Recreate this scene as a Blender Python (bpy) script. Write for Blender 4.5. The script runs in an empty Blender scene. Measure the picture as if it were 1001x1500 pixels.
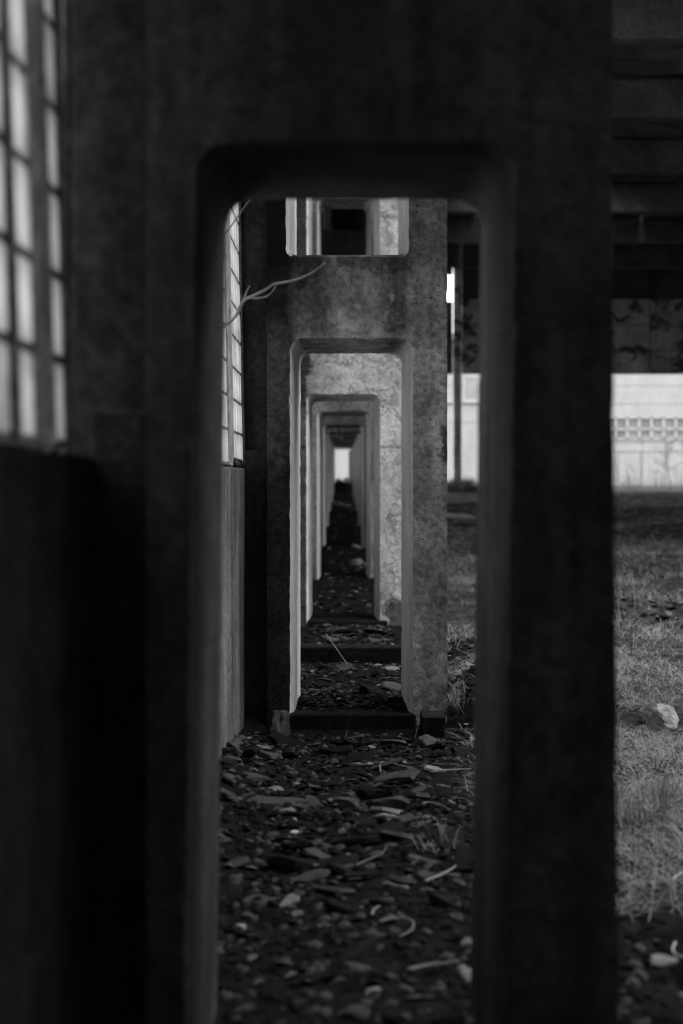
import bpy, math, random
from mathutils import Vector, Matrix, noise
from mathutils.geometry import tessellate_polygon

# ------------------------------------------------------------------ camera, sky, exposure
S = bpy.context.scene
COL = S.collection
EYE = 1.58            # camera height
F = 2083.0            # focal length in pixels of the 1001 x 1500 frame
cam_d = bpy.data.cameras.new('camera')
cam = bpy.data.objects.new('camera', cam_d)
COL.objects.link(cam)
cam.location = (0, 0, EYE)
cam.rotation_euler = (math.pi / 2, 0, 0)
cam_d.sensor_fit = 'VERTICAL'
cam_d.sensor_height = 36.0
cam_d.sensor_width = 24.0
cam_d.lens = 50.0
cam_d.shift_y = -52 / 1500
cam_d.shift_x = -2.5 / 1500
cam_d.clip_end = 400
cam_d.dof.use_dof = True
cam_d.dof.focus_distance = 9.6
cam_d.dof.aperture_fstop = 1.5
S.camera = cam

w = bpy.data.worlds.new('overcast_sky')
S.world = w
w.use_nodes = True
wb = w.node_tree.nodes['Background']
# overcast sky: three times brighter overhead than at the horizon, dim ground below
tc = w.node_tree.nodes.new('ShaderNodeTexCoord')
sx = w.node_tree.nodes.new('ShaderNodeSeparateXYZ')
mrn = w.node_tree.nodes.new('ShaderNodeMapRange')
for i_, v_ in enumerate((0.0, 1.0, .3333, 1.0)):
    mrn.inputs[i_ + 1].default_value = v_
w.node_tree.links.new(tc.outputs['Generated'], sx.inputs[0])
w.node_tree.links.new(sx.outputs[2], mrn.inputs[0])
w.node_tree.links.new(mrn.outputs[0], wb.inputs['Color'])
wb.inputs['Strength'].default_value = 9.0

S.view_settings.view_transform = 'Standard'
S.view_settings.look = 'None'
S.view_settings.gamma = 1
S.view_settings.use_curve_mapping = False
S.view_settings.exposure = 0.0
S.cycles.max_bounces = 8
S.cycles.diffuse_bounces = 5
S.cycles.use_denoising = True

R = random.Random(7)


def at(px, py, d):
    """point seen at a pixel of the photograph, at distance d"""
    return Vector(((px - 503) * d / F, d, EYE + (698 - py) * d / F))


# ------------------------------------------------------------------ materials
class NT:
    def __init__(s, name):
        s.m = bpy.data.materials.new(name)
        s.m.use_nodes = True
        s.t = s.m.node_tree
        s.t.nodes.clear()
        s.out = s.t.nodes.new('ShaderNodeOutputMaterial')
        s.pos = s.t.nodes.new('ShaderNodeNewGeometry')

    def n(s, typ, **kw):
        x = s.t.nodes.new('ShaderNode' + typ)
        for k, v in kw.items():
            setattr(x, k, v)
        return x

    def put(s, sock, v):
        if isinstance(v, (int, float)):
            sock.default_value = v
        elif isinstance(v, (tuple, list)):
            sock.default_value = v
        else:
            s.t.links.new(v, sock)

    def math(s, op, a, b=0.0, c=0.0):
        x = s.n('Math', operation=op)
        s.put(x.inputs[0], a); s.put(x.inputs[1], b); s.put(x.inputs[2], c)
        return x.outputs[0]

    def mr(s, v, a, b, c=0.0, d=1.0, smooth=True):
        x = s.n('MapRange')
        x.interpolation_type = 'SMOOTHSTEP' if smooth else 'LINEAR'
        s.put(x.inputs[0], v)
        for i, q in enumerate((a, b, c, d)):
            x.inputs[i + 1].default_value = q
        return x.outputs[0]

    def coords(s, scale=(1, 1, 1), obj=False):
        mp = s.n('Mapping')
        mp.inputs['Scale'].default_value = scale
        src = s.n('TexCoord').outputs['Object'] if obj else s.pos.outputs['Position']
        s.t.links.new(src, mp.inputs[0])
        return mp.outputs[0]

    def noise(s, co, scale, detail=6, rough=.6, dist=0.0):
        x = s.n('TexNoise')
        s.t.links.new(co, x.inputs['Vector'])
        x.inputs['Scale'].default_value = scale
        x.inputs['Detail'].default_value = detail
        x.inputs['Roughness'].default_value = rough
        x.inputs['Distortion'].default_value = dist
        return x.outputs[0]

    def voro(s, co, scale, feature='F1'):
        x = s.n('TexVoronoi', feature=feature)
        s.t.links.new(co, x.inputs['Vector'])
        x.inputs['Scale'].default_value = scale
        return x.outputs['Distance']

    def sep(s):
        x = s.n('SeparateXYZ')
        s.t.links.new(s.pos.outputs['Position'], x.inputs[0])
        return x.outputs

    def finish(s, val, height=None, strength=.5, dist=.02, rough=.9, spec=.25):
        b = s.n('BsdfPrincipled')
        cr = s.n('CombineColor')
        for i in range(3):
            s.put(cr.inputs[i], val)
        s.t.links.new(cr.outputs[0], b.inputs['Base Color'])
        b.inputs['Roughness'].default_value = rough
        b.inputs['Specular IOR Level'].default_value = spec
        if height is not None:
            bp = s.n('Bump')
            bp.inputs['Strength'].default_value = strength
            bp.inputs['Distance'].default_value = dist
            s.t.links.new(height, bp.inputs['Height'])
            s.t.links.new(bp.outputs[0], b.inputs['Normal'])
        s.t.links.new(b.outputs[0], s.out.inputs['Surface'])
        return s.m


def concrete(name, base, contrast=.6, mott=2.2, drips=.5, pits=.6, crust=.5, extra=None, bump=.6, speck=1.0, spec=.1):
    t = NT(name)
    co = t.coords()
    big = t.noise(co, mott, 7, .62, .3)
    fine = t.noise(co, 26, 6, .7)
    mid = t.noise(co, 9, 6, .66)
    drip = t.noise(t.coords((7, 7, .55)), 1.0, 4, .55)
    v = t.math('MULTIPLY', t.mr(big, .3, .7, 1 - contrast, 1.0 + contrast * .25), base)
    v = t.math('MULTIPLY', v, t.mr(fine, .32, .68, 1 - .4 * speck, 1 + .25 * speck))
    v = t.math('MULTIPLY', v, t.mr(drip, .38, .6, 1 - drips, 1.0))
    v = t.math('MULTIPLY', v, t.mr(mid, .34, .5, 1 - crust * .5, 1.0))
    pv = t.voro(co, 24)
    pm = t.math('MULTIPLY', t.mr(pv, .10, .2, 1, 0), t.mr(mid, .45, .6))
    v = t.math('MULTIPLY', v, t.math('SUBTRACT', 1.0, t.math('MULTIPLY', pm, pits)))
    if extra:
        v = extra(t, v, mid, fine, big)
    # plaster ridges
    rid = t.math('ABSOLUTE', t.math('SUBTRACT', t.noise(co, 2.6, 9, .68, .2), .52))
    rid = t.mr(rid, 0, .014, 0, 1)
    h = t.math('ADD', t.math('MULTIPLY', fine, .4 * speck), t.math('MULTIPLY', mid, .9))
    h = t.math('ADD', h, t.math('MULTIPLY', rid, crust * .35))
    h = t.math('SUBTRACT', h, t.math('MULTIPLY', pm, .7))
    return t.finish(v, h, min(bump, 1), .03 * max(1, bump), .9, spec)


def shade_front(t, v, mid, fine, big):
    """shade painted on the side of the nearest column that faces the dark end of the hall"""
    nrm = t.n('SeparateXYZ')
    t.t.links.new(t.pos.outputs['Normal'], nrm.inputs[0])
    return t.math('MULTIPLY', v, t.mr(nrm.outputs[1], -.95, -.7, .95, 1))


def damp_blotches(t, v, mid, fine, big):
    """black damp stains creeping over the end-wall panels"""
    n = t.noise(t.coords((1, 1, 1.5)), .9, 8, .68, .6)
    return t.math('MULTIPLY', v, t.mr(t.math('MULTIPLY', t.mr(n, .5, .57), t.mr(t.sep()[2], 5.9, 6.4, .5, 1)), 0, 1, 1, .22))


def pale_lit_sides(t, v, pale=.6):
    """sides cast against smooth boards are paler and cleaner than the rough faces; side light is painted in too"""
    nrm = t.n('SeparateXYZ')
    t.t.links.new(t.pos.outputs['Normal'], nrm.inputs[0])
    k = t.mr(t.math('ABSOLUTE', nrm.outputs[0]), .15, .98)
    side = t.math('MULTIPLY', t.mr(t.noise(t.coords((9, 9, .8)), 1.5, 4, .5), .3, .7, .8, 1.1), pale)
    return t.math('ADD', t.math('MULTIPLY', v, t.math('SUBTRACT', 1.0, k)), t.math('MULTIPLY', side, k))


def shade_high(t, v, mid, fine, big):
    """unlit upper part of the far columns, its shade painted in"""
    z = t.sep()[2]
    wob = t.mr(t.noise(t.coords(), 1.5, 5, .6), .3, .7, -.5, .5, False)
    return t.math('MULTIPLY', pale_lit_sides(t, v, .5), t.mr(t.math('ADD', z, wob), 3.2, 4.4, 1, .17))


def stains_shade_second(t, v, mid, fine, big):
    """soot on the lower left leg, damp run under the right haunch, knocked patch on the right edge, painted shade over the left side"""
    x, y, z = t.sep()
    wob = t.mr(t.noise(t.coords(), 6, 5, .6), .3, .7, -.18, .18, False)
    nrm = t.n('SeparateXYZ')
    t.t.links.new(t.pos.outputs['Normal'], nrm.inputs[0])
    front = t.mr(nrm.outputs[1], -.8, -.6, 1, 0)
    zz = t.math('ADD', z, wob)
    xx = t.math('ADD', x, t.math('MULTIPLY', wob, .25))
    soot = t.math('MULTIPLY', t.mr(zz, 1.55, 2.15, 1, 0), t.mr(x, -.30, -.29, 1, 0))
    soot = t.math('MULTIPLY', soot, front)
    v = t.math('MULTIPLY', v, t.mr(soot, 0, 1, 1, .10, False))
    run = t.math('MULTIPLY', t.mr(t.math('ABSOLUTE', t.math('SUBTRACT', xx, .36)), .03, .11, 1, 0),
                 t.math('MULTIPLY', t.mr(zz, 2.2, 2.7), t.mr(zz, 2.95, 3.1, 1, .7)))
    v = t.math('MULTIPLY', v, t.mr(run, 0, 1, 1, .3, False))
    lft = t.math('MULTIPLY', t.mr(xx, -.25, .0, 1, 0), t.mr(zz, 2.3, 2.9, .3, 1))  # painted shade over the left of the lintel
    lp = t.math('MULTIPLY', t.mr(xx, -.37, -.31, 1, 0), t.mr(z, 1.3, 2.1))  # painted shade on the left post, above the soot
    v = t.math('MULTIPLY', v, t.mr(lp, 0, 1, 1, .3, False))
    v = t.math('MULTIPLY', v, t.mr(lft, 0, 1, 1, .30, False))
    top = t.math('MULTIPLY', t.mr(zz, 2.86, 3.0), t.mr(xx, .3, .45, 1, .3))
    v = t.math('MULTIPLY', v, t.mr(top, 0, 1, 1, .4, False))
    p = t.math('MULTIPLY', t.mr(xx, .60, .64), t.math('MULTIPLY', t.mr(zz, 1.66, 1.74), t.mr(zz, 1.86, 1.95, 1, 0)))
    v = t.math('MULTIPLY', v, t.mr(p, 0, 1, 1, .25, False))
    low = t.math('MULTIPLY', t.mr(z, .02, .35, 1, 0), t.mr(fine, .35, .6, 1, .4))
    v = t.math('MULTIPLY', v, t.mr(zz, 2.35, 2.75, 1, .55))  # whole face darker from the lintel up
    return pale_lit_sides(t, t.math('MULTIPLY', v, t.mr(low, 0, 1, 1, .45, False)))


def marks_third(t, v, mid, fine, big):
    """repair line, darker upper left and left post and a dark patch at the right foot"""
    x, y, z = t.sep()
    wob = t.mr(t.noise(t.coords(), 7, 5, .65), .3, .7, -.2, .2, False)
    xx = t.math('ADD', x, wob); zz = t.math('ADD', z, wob)
    ul = t.math('MULTIPLY', t.mr(xx, -.3, .1, 1, 0), t.mr(z, 2.2, 2.4))
    v = t.math('MULTIPLY', v, t.mr(ul, 0, 1, 1, .5, False))
    lp = t.mr(t.math('ADD', x, t.math('MULTIPLY', wob, .3)), -.40, -.33, 1, 0)
    v = t.math('MULTIPLY', v, t.mr(lp, 0, 1, 1, .16, False))
    j = t.mr(t.math('ABSOLUTE', t.math('SUBTRACT', t.math('ADD', z, t.math('MULTIPLY', wob, .06)), 1.9)), .006, .03, 1, 0)
    v = t.math('MULTIPLY', v, t.mr(j, 0, 1, 1, .55, False))
    ft = t.math('MULTIPLY', t.mr(zz, .2, .32, 1, 0), t.mr(xx, .38, .46))
    return pale_lit_sides(t, t.math('MULTIPLY', v, t.mr(ft, 0, 1, 1, .25, False)))


M = {}
M['concrete_near'] = concrete('concrete_near', .06, .4, 2.2, .4, .2, .3, shade_front)
M['concrete_second'] = concrete('concrete_second', .56, .5, 2.6, .35, .7, .6, stains_shade_second)
M['concrete_third'] = concrete('concrete_third', .72, .25, 2.0, .15, .8, .8, marks_third, 1.3, .35)
M['concrete_far'] = concrete('concrete_far', .24, .5, 2.0, .3, .7, .6, lambda t, v, *k: pale_lit_sides(t, v, .5))
M['concrete_deep'] = concrete('concrete_deep', .12, .5, 2.0, .3, .7, .6, shade_high)
M['concrete_dark'] = concrete('concrete_dark', .05, .5, 2.0, .4, .3, .5)
M['plaster'] = concrete('plaster', .7, .3, 1, .2, 0, .2)  # pale coat on unseen walls, added to bounce light onto the nearest column
M['concrete_wall'] = concrete('concrete_wall', .15, .45, 2.0, .55, .3, .4)
M['concrete_panel'] = concrete('concrete_panel', .85, .5, .8, .0, .2, .6, damp_blotches)
M['concrete_roof'] = concrete('concrete_roof', .15, .5, .8, .0, .2, .4)
M['concrete_mullion'] = concrete('concrete_mullion', .3, .4, 6, .2, .3, .4)
M['whitewash'] = concrete('whitewash', .26, .10, .5, .08, 0, .1, None, .1)
M['white_frame'] = concrete('white_frame', .28, .05, 1, 0, 0, 0, None, .05)
M['tar'] = concrete('tar', .06, .4, 6, .2, .2, .4)
M['black_and_shade'] = concrete('black_and_shade', .019, .4, 6, .2, .2, .4, None, .6, 1, .02)  # for black things, and for shade painted over the nearest bay
M['mortar'] = concrete('mortar', .16, .4, 8, .2, .2, .6)


def simple(name, base, var=.5, scale=8, rough=.9, bump=.4, stretch=(1, 1, 1), spec=.25):
    t = NT(name)
    n = t.noise(t.coords(stretch), scale, 5, .65)
    v = t.math('MULTIPLY', t.mr(n, .3, .7, 1 - var, 1 + var * .4), base)
    return t.finish(v, n, bump, .01, rough, spec)


M['dirt'] = simple('dirt', .01, .75, 9, 1, .8, spec=.02)


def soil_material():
    """brown field soil with roof shade painted in towards the near end of the hall"""
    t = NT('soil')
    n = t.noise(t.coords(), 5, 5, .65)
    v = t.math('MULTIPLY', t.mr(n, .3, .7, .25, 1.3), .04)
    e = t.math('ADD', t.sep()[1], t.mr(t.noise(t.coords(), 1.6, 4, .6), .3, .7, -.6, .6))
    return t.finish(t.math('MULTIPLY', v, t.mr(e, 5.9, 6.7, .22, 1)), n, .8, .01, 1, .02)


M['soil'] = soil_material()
M['shard_dark'] = simple('shard_dark', .008, .5, 14, .9, spec=.06)
M['shard_mid'] = simple('shard_mid', .05, .4, 14, .9, spec=.06)
M['shard_light'] = simple('shard_light', .13, .4, 14, .8)
M['shard_white'] = simple('shard_white', .38, .3, 10, .9)
M['boulder'] = simple('boulder', .26, .45, 14, .95, .7)
M['rock'] = simple('rock', .05, .6, 9, .95, .9)
M['straw'] = simple('straw', .22, .3, 20, .8, .1)
M['straw_dark'] = simple('straw_dark', .07, .4, 20, .8, .1)
M['branch'] = simple('branch', .22, .4, 14, .9, .4)
M['dark_stem'] = simple('dark_stem', .02, .3, 10, .9, .1)
M['grey_stem'] = simple('grey_stem', .09, .3, 10, .9, .1)
M['timber'] = simple('timber', .02, .6, 5, .9, .6, (1, 10, 10))
M['wire'] = simple('wire', .45, .2, 10, .5, .1)
M['pane'] = simple('pane', .145, .35, 1.2, .35, .05)
M['pane_pale'] = simple('pane_pale', .17, .2, 1.2, .35, .05)


def glass_block_material(name, k):
    t = NT(name)
    co = t.coords()
    blotch = t.mr(t.noise(co, 3.5, 5, .6), .25, .5, .6, 1.0)
    dirt = t.mr(t.noise(t.coords((1, 1, .3)), 22, 4, .6), .3, .6, .75, 1)
    v = t.math('MULTIPLY', t.math('MULTIPLY', blotch, dirt), k)
    cr = t.n('CombineColor')
    for i in range(3):
        t.put(cr.inputs[i], v)
    tr = t.n('BsdfTranslucent')
    gl = t.n('BsdfGlass')
    gl.inputs['Roughness'].default_value = .35
    gl.inputs['IOR'].default_value = 1.1
    t.t.links.new(cr.outputs[0], tr.inputs['Color'])
    t.t.links.new(cr.outputs[0], gl.inputs['Color'])
    mx = t.n('MixShader')
    mx.inputs[0].default_value = .3
    t.t.links.new(tr.outputs[0], mx.inputs[1])
    t.t.links.new(gl.outputs[0], mx.inputs[2])
    t.t.links.new(mx.outputs[0], t.out.inputs['Surface'])
    return t.m


M['glass_block'] = glass_block_material('glass_block', .72)
M['glass_block_grimy'] = glass_block_material('glass_block_grimy', .72)


# ------------------------------------------------------------------ mesh helpers
class MB:
    def __init__(s):
        s.v, s.f = [], []

    def add(s, vs, fs):
        b = len(s.v)
        s.v += [tuple(p) for p in vs]
        s.f += [tuple(i + b for i in q) for q in fs]

    def box(s, x0, x1, y0, y1, z0, z1, c=0.0):
        """box with chamfered vertical-plane edges when c > 0"""
        if c <= 0:
            vs = [(x, y, z) for x in (x0, x1) for y in (y0, y1) for z in (z0, z1)]
            fs = [(0, 1, 3, 2), (4, 6, 7, 5), (0, 4, 5, 1), (2, 3, 7, 6), (0, 2, 6, 4), (1, 5, 7, 3)]
            s.add(vs, fs)
            return
        # 24-vert chamfered box
        vs, idx = [], {}
        X, Y, Z = (x0, x1), (y0, y1), (z0, z1)
        for i in (0, 1):
            for j in (0, 1):
                for k in (0, 1):
                    sx, sy, sz = (1, -1)[i] * c, (1, -1)[j] * c, (1, -1)[k] * c
                    for a, p in enumerate(((X[i], Y[j] + sy, Z[k] + sz), (X[i] + sx, Y[j], Z[k] + sz), (X[i] + sx, Y[j] + sy, Z[k]))):
                        idx[i, j, k, a] = len(vs)
                        vs.append(p)
        fs = []
        for i in (0, 1):
            fs.append([idx[i, j, k, 0] for j, k in ((0, 0), (0, 1), (1, 1), (1, 0))])
            fs.append([idx[j, i, k, 1] for j, k in ((0, 0), (0, 1), (1, 1), (1, 0))])
            fs.append([idx[j, k, i, 2] for j, k in ((0, 0), (0, 1), (1, 1), (1, 0))])
            for j in (0, 1):
                fs.append([idx[i, j, 0, 0], idx[i, j, 1, 0], idx[i, j, 1, 1], idx[i, j, 0, 1]])
                fs.append([idx[i, 0, j, 0], idx[i, 1, j, 0], idx[i, 1, j, 2], idx[i, 0, j, 2]])
                fs.append([idx[0, i, j, 1], idx[1, i, j, 1], idx[1, i, j, 2], idx[0, i, j, 2]])
                for k in (0, 1):
                    fs.append([idx[i, j, k, 0], idx[i, j, k, 1], idx[i, j, k, 2]])
        s.add(vs, fs)

    def tube(s, pts, radii, n=6):
        pts = [Vector(p) for p in pts]
        rings = []
        for i, p in enumerate(pts):
            t = (pts[min(i + 1, len(pts) - 1)] - pts[max(i - 1, 0)]).normalized()
            u = t.cross(Vector((.31, .17, .93)))
            if u.length < 1e-3:
                u = t.cross(Vector((1, 0, 0)))
            u.normalize()
            v = t.cross(u)
            r = radii[i] if isinstance(radii, (list, tuple)) else radii
            rings.append([p + (u * math.cos(a) + v * math.sin(a)) * r for a in [2 * math.pi * k / n for k in range(n)]])
        vs = [q for ring in rings for q in ring]
        fs = [(i * n + k, i * n + (k + 1) % n, (i + 1) * n + (k + 1) % n, (i + 1) * n + k) for i in range(len(pts) - 1) for k in range(n)]
        fs.append(tuple(range(n - 1, -1, -1)))
        fs.append(tuple(range((len(pts) - 1) * n, len(pts) * n)))
        s.add(vs, fs)

    def mesh(s, name, mat, fix=True, smooth=False):
        me = bpy.data.meshes.new(name)
        me.from_pydata(s.v, [], s.f)
        me.materials.append(mat)
        if fix:
            import bmesh
            bm = bmesh.new()
            bm.from_mesh(me)
            bmesh.ops.recalc_face_normals(bm, faces=bm.faces)
            bm.to_mesh(me)
            bm.free()
        if smooth:
            me.polygons.foreach_set('use_smooth', [True] * len(me.polygons))
        me.update()
        return me


def link(name, data, parent=None, loc=None, rot=None):
    o = bpy.data.objects.new(name, data)
    COL.objects.link(o)
    if parent:
        o.parent = parent
    if loc is not None:
        o.location = loc
    if rot is not None:
        o.rotation_euler = rot
    return o


def tag(o, label=None, cat=None, group=None, kind=None):
    for k, v in (('label', label), ('category', cat), ('group', group), ('kind', kind)):
        if v:
            o[k] = v
    return o


def smooth_path(pts, k=4):
    out = []
    for i in range(len(pts) - 1):
        p0 = pts[max(i - 1, 0)]; p1 = pts[i]; p2 = pts[i + 1]; p3 = pts[min(i + 2, len(pts) - 1)]
        for j in range(k):
            t = j / k
            out.append(.5 * ((2 * p1) + (p2 - p0) * t + (2 * p0 - 5 * p1 + 4 * p2 - p3) * t * t + (3 * p1 - p0 - 3 * p2 + p3) * t ** 3))
    out.append(pts[-1])
    return out


# ------------------------------------------------------------------ ground
PROF = [(-6, 0.02), (4, 0.0), (7, -.03), (9.27, -.09), (9.36, .015), (9.6, .05), (10.5, .06), (14.8, .03), (15.28, -.07), (15.4, .0), (16, .03), (21, .04), (27, .2), (33, .4), (39, .58), (45, .74), (57, .92), (62, .95), (130, .9)]


def prof(y):
    for (a, za), (b, zb) in zip(PROF, PROF[1:]):
        if y <= b:
            return za + (zb - za) * max(0, min(1, (y - a) / (b - a)))
    return PROF[-1][1]


MOUNDS = [  # x, y, rx, ry, h
    (.98, 9.75, .26, .5, .24), (-.66, 7.6, .16, 1.4, .13), (.06, 54.5, .9, 1.6, .56), (-.2, 49.5, .7, .8, .12),
    (3.1, 15.9, 1.3, .35, .16), (4.9, 15.4, 1.5, .3, .14), (1.2, 12.4, .5, 1.0, .08), (5.2, 23, 3, 1.2, .22),
    (7.4, 30, 3, .8, .3), (6.2, 40, 5, 1.2, .2), (3.4, 42, 1.6, 2, .18), (4.7, 60, 1.6, 1.2, .28),
]


def gz(x, y):
    z = prof(y)
    for mx, my, rx, ry, h in MOUNDS:
        q = ((x - mx) / rx) ** 2 + ((y - my) / ry) ** 2
        if q < 6:
            z += h * math.exp(-q * 1.2)
    z += .05 * noise.noise(Vector((x * 1.3, y * 1.3, 3.1))) * min(1, .5 + max(0, x - .8) * .5)
    z += .016 * noise.noise(Vector((x * 6, y * 6, 1.7)))
    return z


def axis(stops):
    out = []
    for a, b, st in stops:
        n = max(1, round((b - a) / st))
        out += [a + (b - a) * i / n for i in range(n)]
    return out + [stops[-1][1]]


def ground(name, xs, ys, mat, fine=.0, kind='structure', dip=(None, None), dipy=None):
    # dip: edge columns turned down so that neighbouring ground sheets overlap without a slit
    vs = [(x, y, gz(x, y) + fine * noise.noise(Vector((x * 22, y * 22, 5))) - (.15 if x in dip or y == dipy else 0)) for y in ys for x in xs]
    n = len(xs)
    fs = [(j * n + i, j * n + i + 1, (j + 1) * n + i + 1, (j + 1) * n + i) for j in range(len(ys) - 1) for i in range(n - 1)]
    me = bpy.data.meshes.new(name)
    me.from_pydata(vs, [], fs)
    me.materials.append(mat)
    me.polygons.foreach_set('use_smooth', [True] * len(me.polygons))
    return tag(link(name, me), kind=kind)


floor = ground('floor', axis([(-1, 1.04, .06), (1.04, 1.1, .06)]), axis([(-4, 3, .5), (3, 16, .06), (16, 63, .25)]), M['dirt'], .012, 'structure', (1.1, None))
tag(floor, 'dark earth floor strewn with rubble running under the row of columns')
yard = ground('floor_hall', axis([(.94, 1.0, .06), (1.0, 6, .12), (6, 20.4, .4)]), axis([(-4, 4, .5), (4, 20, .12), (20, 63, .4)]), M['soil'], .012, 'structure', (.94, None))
tag(yard, 'open hall ground of bare soil overgrown with dry grass right of the columns')
outside = ground('ground_outside', axis([(-16, 48, 2)]), axis([(62.3, 62.8, .5), (62.8, 130, 1.5)]), M['soil'], .0, 'structure', (None, None), 62.3)
tag(outside, 'level yard of soil between the hall and the white building')

# ------------------------------------------------------------------ columns
WALL_X = -.65


def rounded(x0, x1, z0, z1, r, step, rb=None):
    rb = r if rb is None else rb
    pts = []

    def seg(a, b):
        L = math.hypot(b[0] - a[0], b[1] - a[1])
        n = max(1, int(L / step))
        for i in range(n):
            pts.append((a[0] + (b[0] - a[0]) * i / n, a[1] + (b[1] - a[1]) * i / n))

    def arc(cx, cz, rr, a0):
        for i in range(7):
            a = a0 + math.pi / 2 * i / 7
            pts.append((cx + rr * math.cos(a), cz + rr * math.sin(a)))
    seg((x0 + rb, z0), (x1 - rb, z0)); arc(x1 - rb, z0 + rb, rb, -math.pi / 2)
    seg((x1, z0 + rb), (x1, z1 - r)); arc(x1 - r, z1 - r, r, 0)
    seg((x1 - r, z1), (x0 + r, z1)); arc(x0 + r, z1 - r, r, math.pi / 2)
    seg((x0, z1 - r), (x0, z0 + rb)); arc(x0 + rb, z0 + rb, rb, math.pi)
    return pts


def column_mesh(name, y0, th, xl, xr, openings, mat, step, splay, rough, seed, flare=0.0, lean=0.0):
    mb = MB()
    rr = random.Random(seed)

    def warp(x, z):
        k = max(0.0, min(1.0, (2.4 - z) / 2.4))
        if x > xr - .01:
            x += flare * k
        elif abs(x) < xr - .01 and x > xl + .02:
            x -= lean * k
        return x

    def lay(loop, dy, jit):
        out = []
        for x, z in loop:
            j = jit * (4 if rr.random() < .06 else 1)
            out.append(Vector((warp(x, z) + rr.uniform(-j, j), y0 + dy, z + rr.uniform(-j, j))))
        return out
    zt = 10.9
    outer = rounded(xl, xr, -.45, zt, .012, step * 1.5)
    hf = [rounded(a, b, c, d, r, step, rb) for a, b, c, d, r, rb in openings]
    of, ob = lay(outer, 0, rough * .6), lay(outer, th, rough * .6)
    # openings: front edge, chamfer, back edge
    rings = []
    for (a, b, c, d, r, rb), loop in zip(openings, hf):
        cx, cz = (a + b) / 2, (c + d) / 2
        hx, hz = (b - a) / 2, (d - c) / 2

        def ins(k):
            return [(cx + (x - cx) * (hx - k) / hx, cz + (z - cz) * (hz - k) / hz) for x, z in loop]
        rings.append((lay(loop, 0, rough), lay(ins(splay * .45), th * .12, rough * .3), lay(ins(splay), th, rough * .5)))
    for polys in ([of] + [q[0] for q in rings], [ob] + [q[2] for q in rings]):
        flat = [p for q in polys for p in q]
        tris = tessellate_polygon([[Vector((p.x, p.z, 0)) for p in q] for q in polys])
        mb.add(flat, tris)

    def bridge(a, b):
        n = len(a)
        mb.add(a + b, [(i, (i + 1) % n, n + (i + 1) % n, n + i) for i in range(n)])
    bridge(of, ob)
    for a, b, c in rings:
        bridge(a, b); bridge(b, c)
    me = mb.mesh(name, mat, fix=False)
    import bmesh
    bm = bmesh.new(); bm.from_mesh(me)
    bmesh.ops.remove_doubles(bm, verts=bm.verts, dist=1e-5)
    bmesh.ops.recalc_face_normals(bm, faces=bm.faces)
    bm.to_mesh(me); bm.free()
    return me


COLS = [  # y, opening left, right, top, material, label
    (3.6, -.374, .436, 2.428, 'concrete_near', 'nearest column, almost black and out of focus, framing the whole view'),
    (9.3, -.348, .455, 2.486, 'concrete_second', 'grey stained concrete column in sharp focus, next beyond the black nearest one'),
    (15.3, -.397, .397, 2.469, 'concrete_third', 'palest column, rough plastered concrete seen through the opening of the sharp grey one'),
    (21.3, -.392, .405, 2.56, 'concrete_far', 'fourth concrete column from the camera, just behind the pale plastered one'),
    (27.3, -.39, .40, 2.58, 'concrete_far', 'fifth concrete column from the camera along the dark passage'),
    (33.3, -.39, .40, 2.62, 'concrete_far', 'sixth concrete column from the camera along the dark passage'),
    (39.3, -.39, .40, 2.66, 'concrete_far', 'seventh concrete column from the camera along the dark passage'),
    (45.3, -.385, .40, 2.69, 'concrete_far', 'eighth concrete column from the camera, third from the bright end doorway'),
    (51.3, -.39, .40, 2.74, 'concrete_far', 'second to last concrete column before the bright end doorway'),
    (57.3, -.39, .40, 2.80, 'concrete_far', 'last concrete column, nearest the bright end doorway'),
]
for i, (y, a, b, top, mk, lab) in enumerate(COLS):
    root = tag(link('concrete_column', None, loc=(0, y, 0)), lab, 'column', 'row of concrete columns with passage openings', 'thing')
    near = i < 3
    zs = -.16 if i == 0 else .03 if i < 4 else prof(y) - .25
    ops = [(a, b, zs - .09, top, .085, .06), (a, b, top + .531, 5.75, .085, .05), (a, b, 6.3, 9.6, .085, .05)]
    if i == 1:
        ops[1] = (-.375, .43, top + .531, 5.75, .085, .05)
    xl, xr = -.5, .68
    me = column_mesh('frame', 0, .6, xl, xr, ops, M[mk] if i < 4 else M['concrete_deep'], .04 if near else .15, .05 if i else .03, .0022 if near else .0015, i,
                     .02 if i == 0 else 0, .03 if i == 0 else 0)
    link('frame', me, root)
    m = MB(); m.box(-.385, .475, -.02, .615, -.4, zs, .012)
    link('sill', m.mesh('sill', M['black_and_shade']), root)
    m = MB(); m.box(-.72, -.502, .15, .45, -.4, 10.9, .01)
    link('pilaster', m.mesh('pilaster', M[('black_and_shade', 'concrete_dark', 'concrete_wall')[min(i, 2)]]), root)  # nearest pilaster blackened to paint in the shade there
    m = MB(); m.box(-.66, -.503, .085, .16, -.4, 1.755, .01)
    tag(link('dado_panel', m.mesh('dado_panel', M['tar' if i else 'black_and_shade']), root), 'tarred black panel on the lower pilaster')
# black block by the foot of the second column
m = MB(); p = at(634, 1086, 9.1)
m.box(-.073, .073, -.13, .13, 0, .16, .006)
tag(link('tarred_block', m.mesh('tarred_block', M['black_and_shade']), None, (p.x, 9.11, -.1)), 'small black block at the right foot of the sharp grey column', 'block')

# ------------------------------------------------------------------ left wall and its glass-block windows
wl = tag(link('wall_left', None), 'outer wall along the left of the columns, grey concrete below glass-block windows', kind='structure')
fy = [-3.0] + [c[0] for c in COLS] + [62.0]
SILL = 1.655


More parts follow.
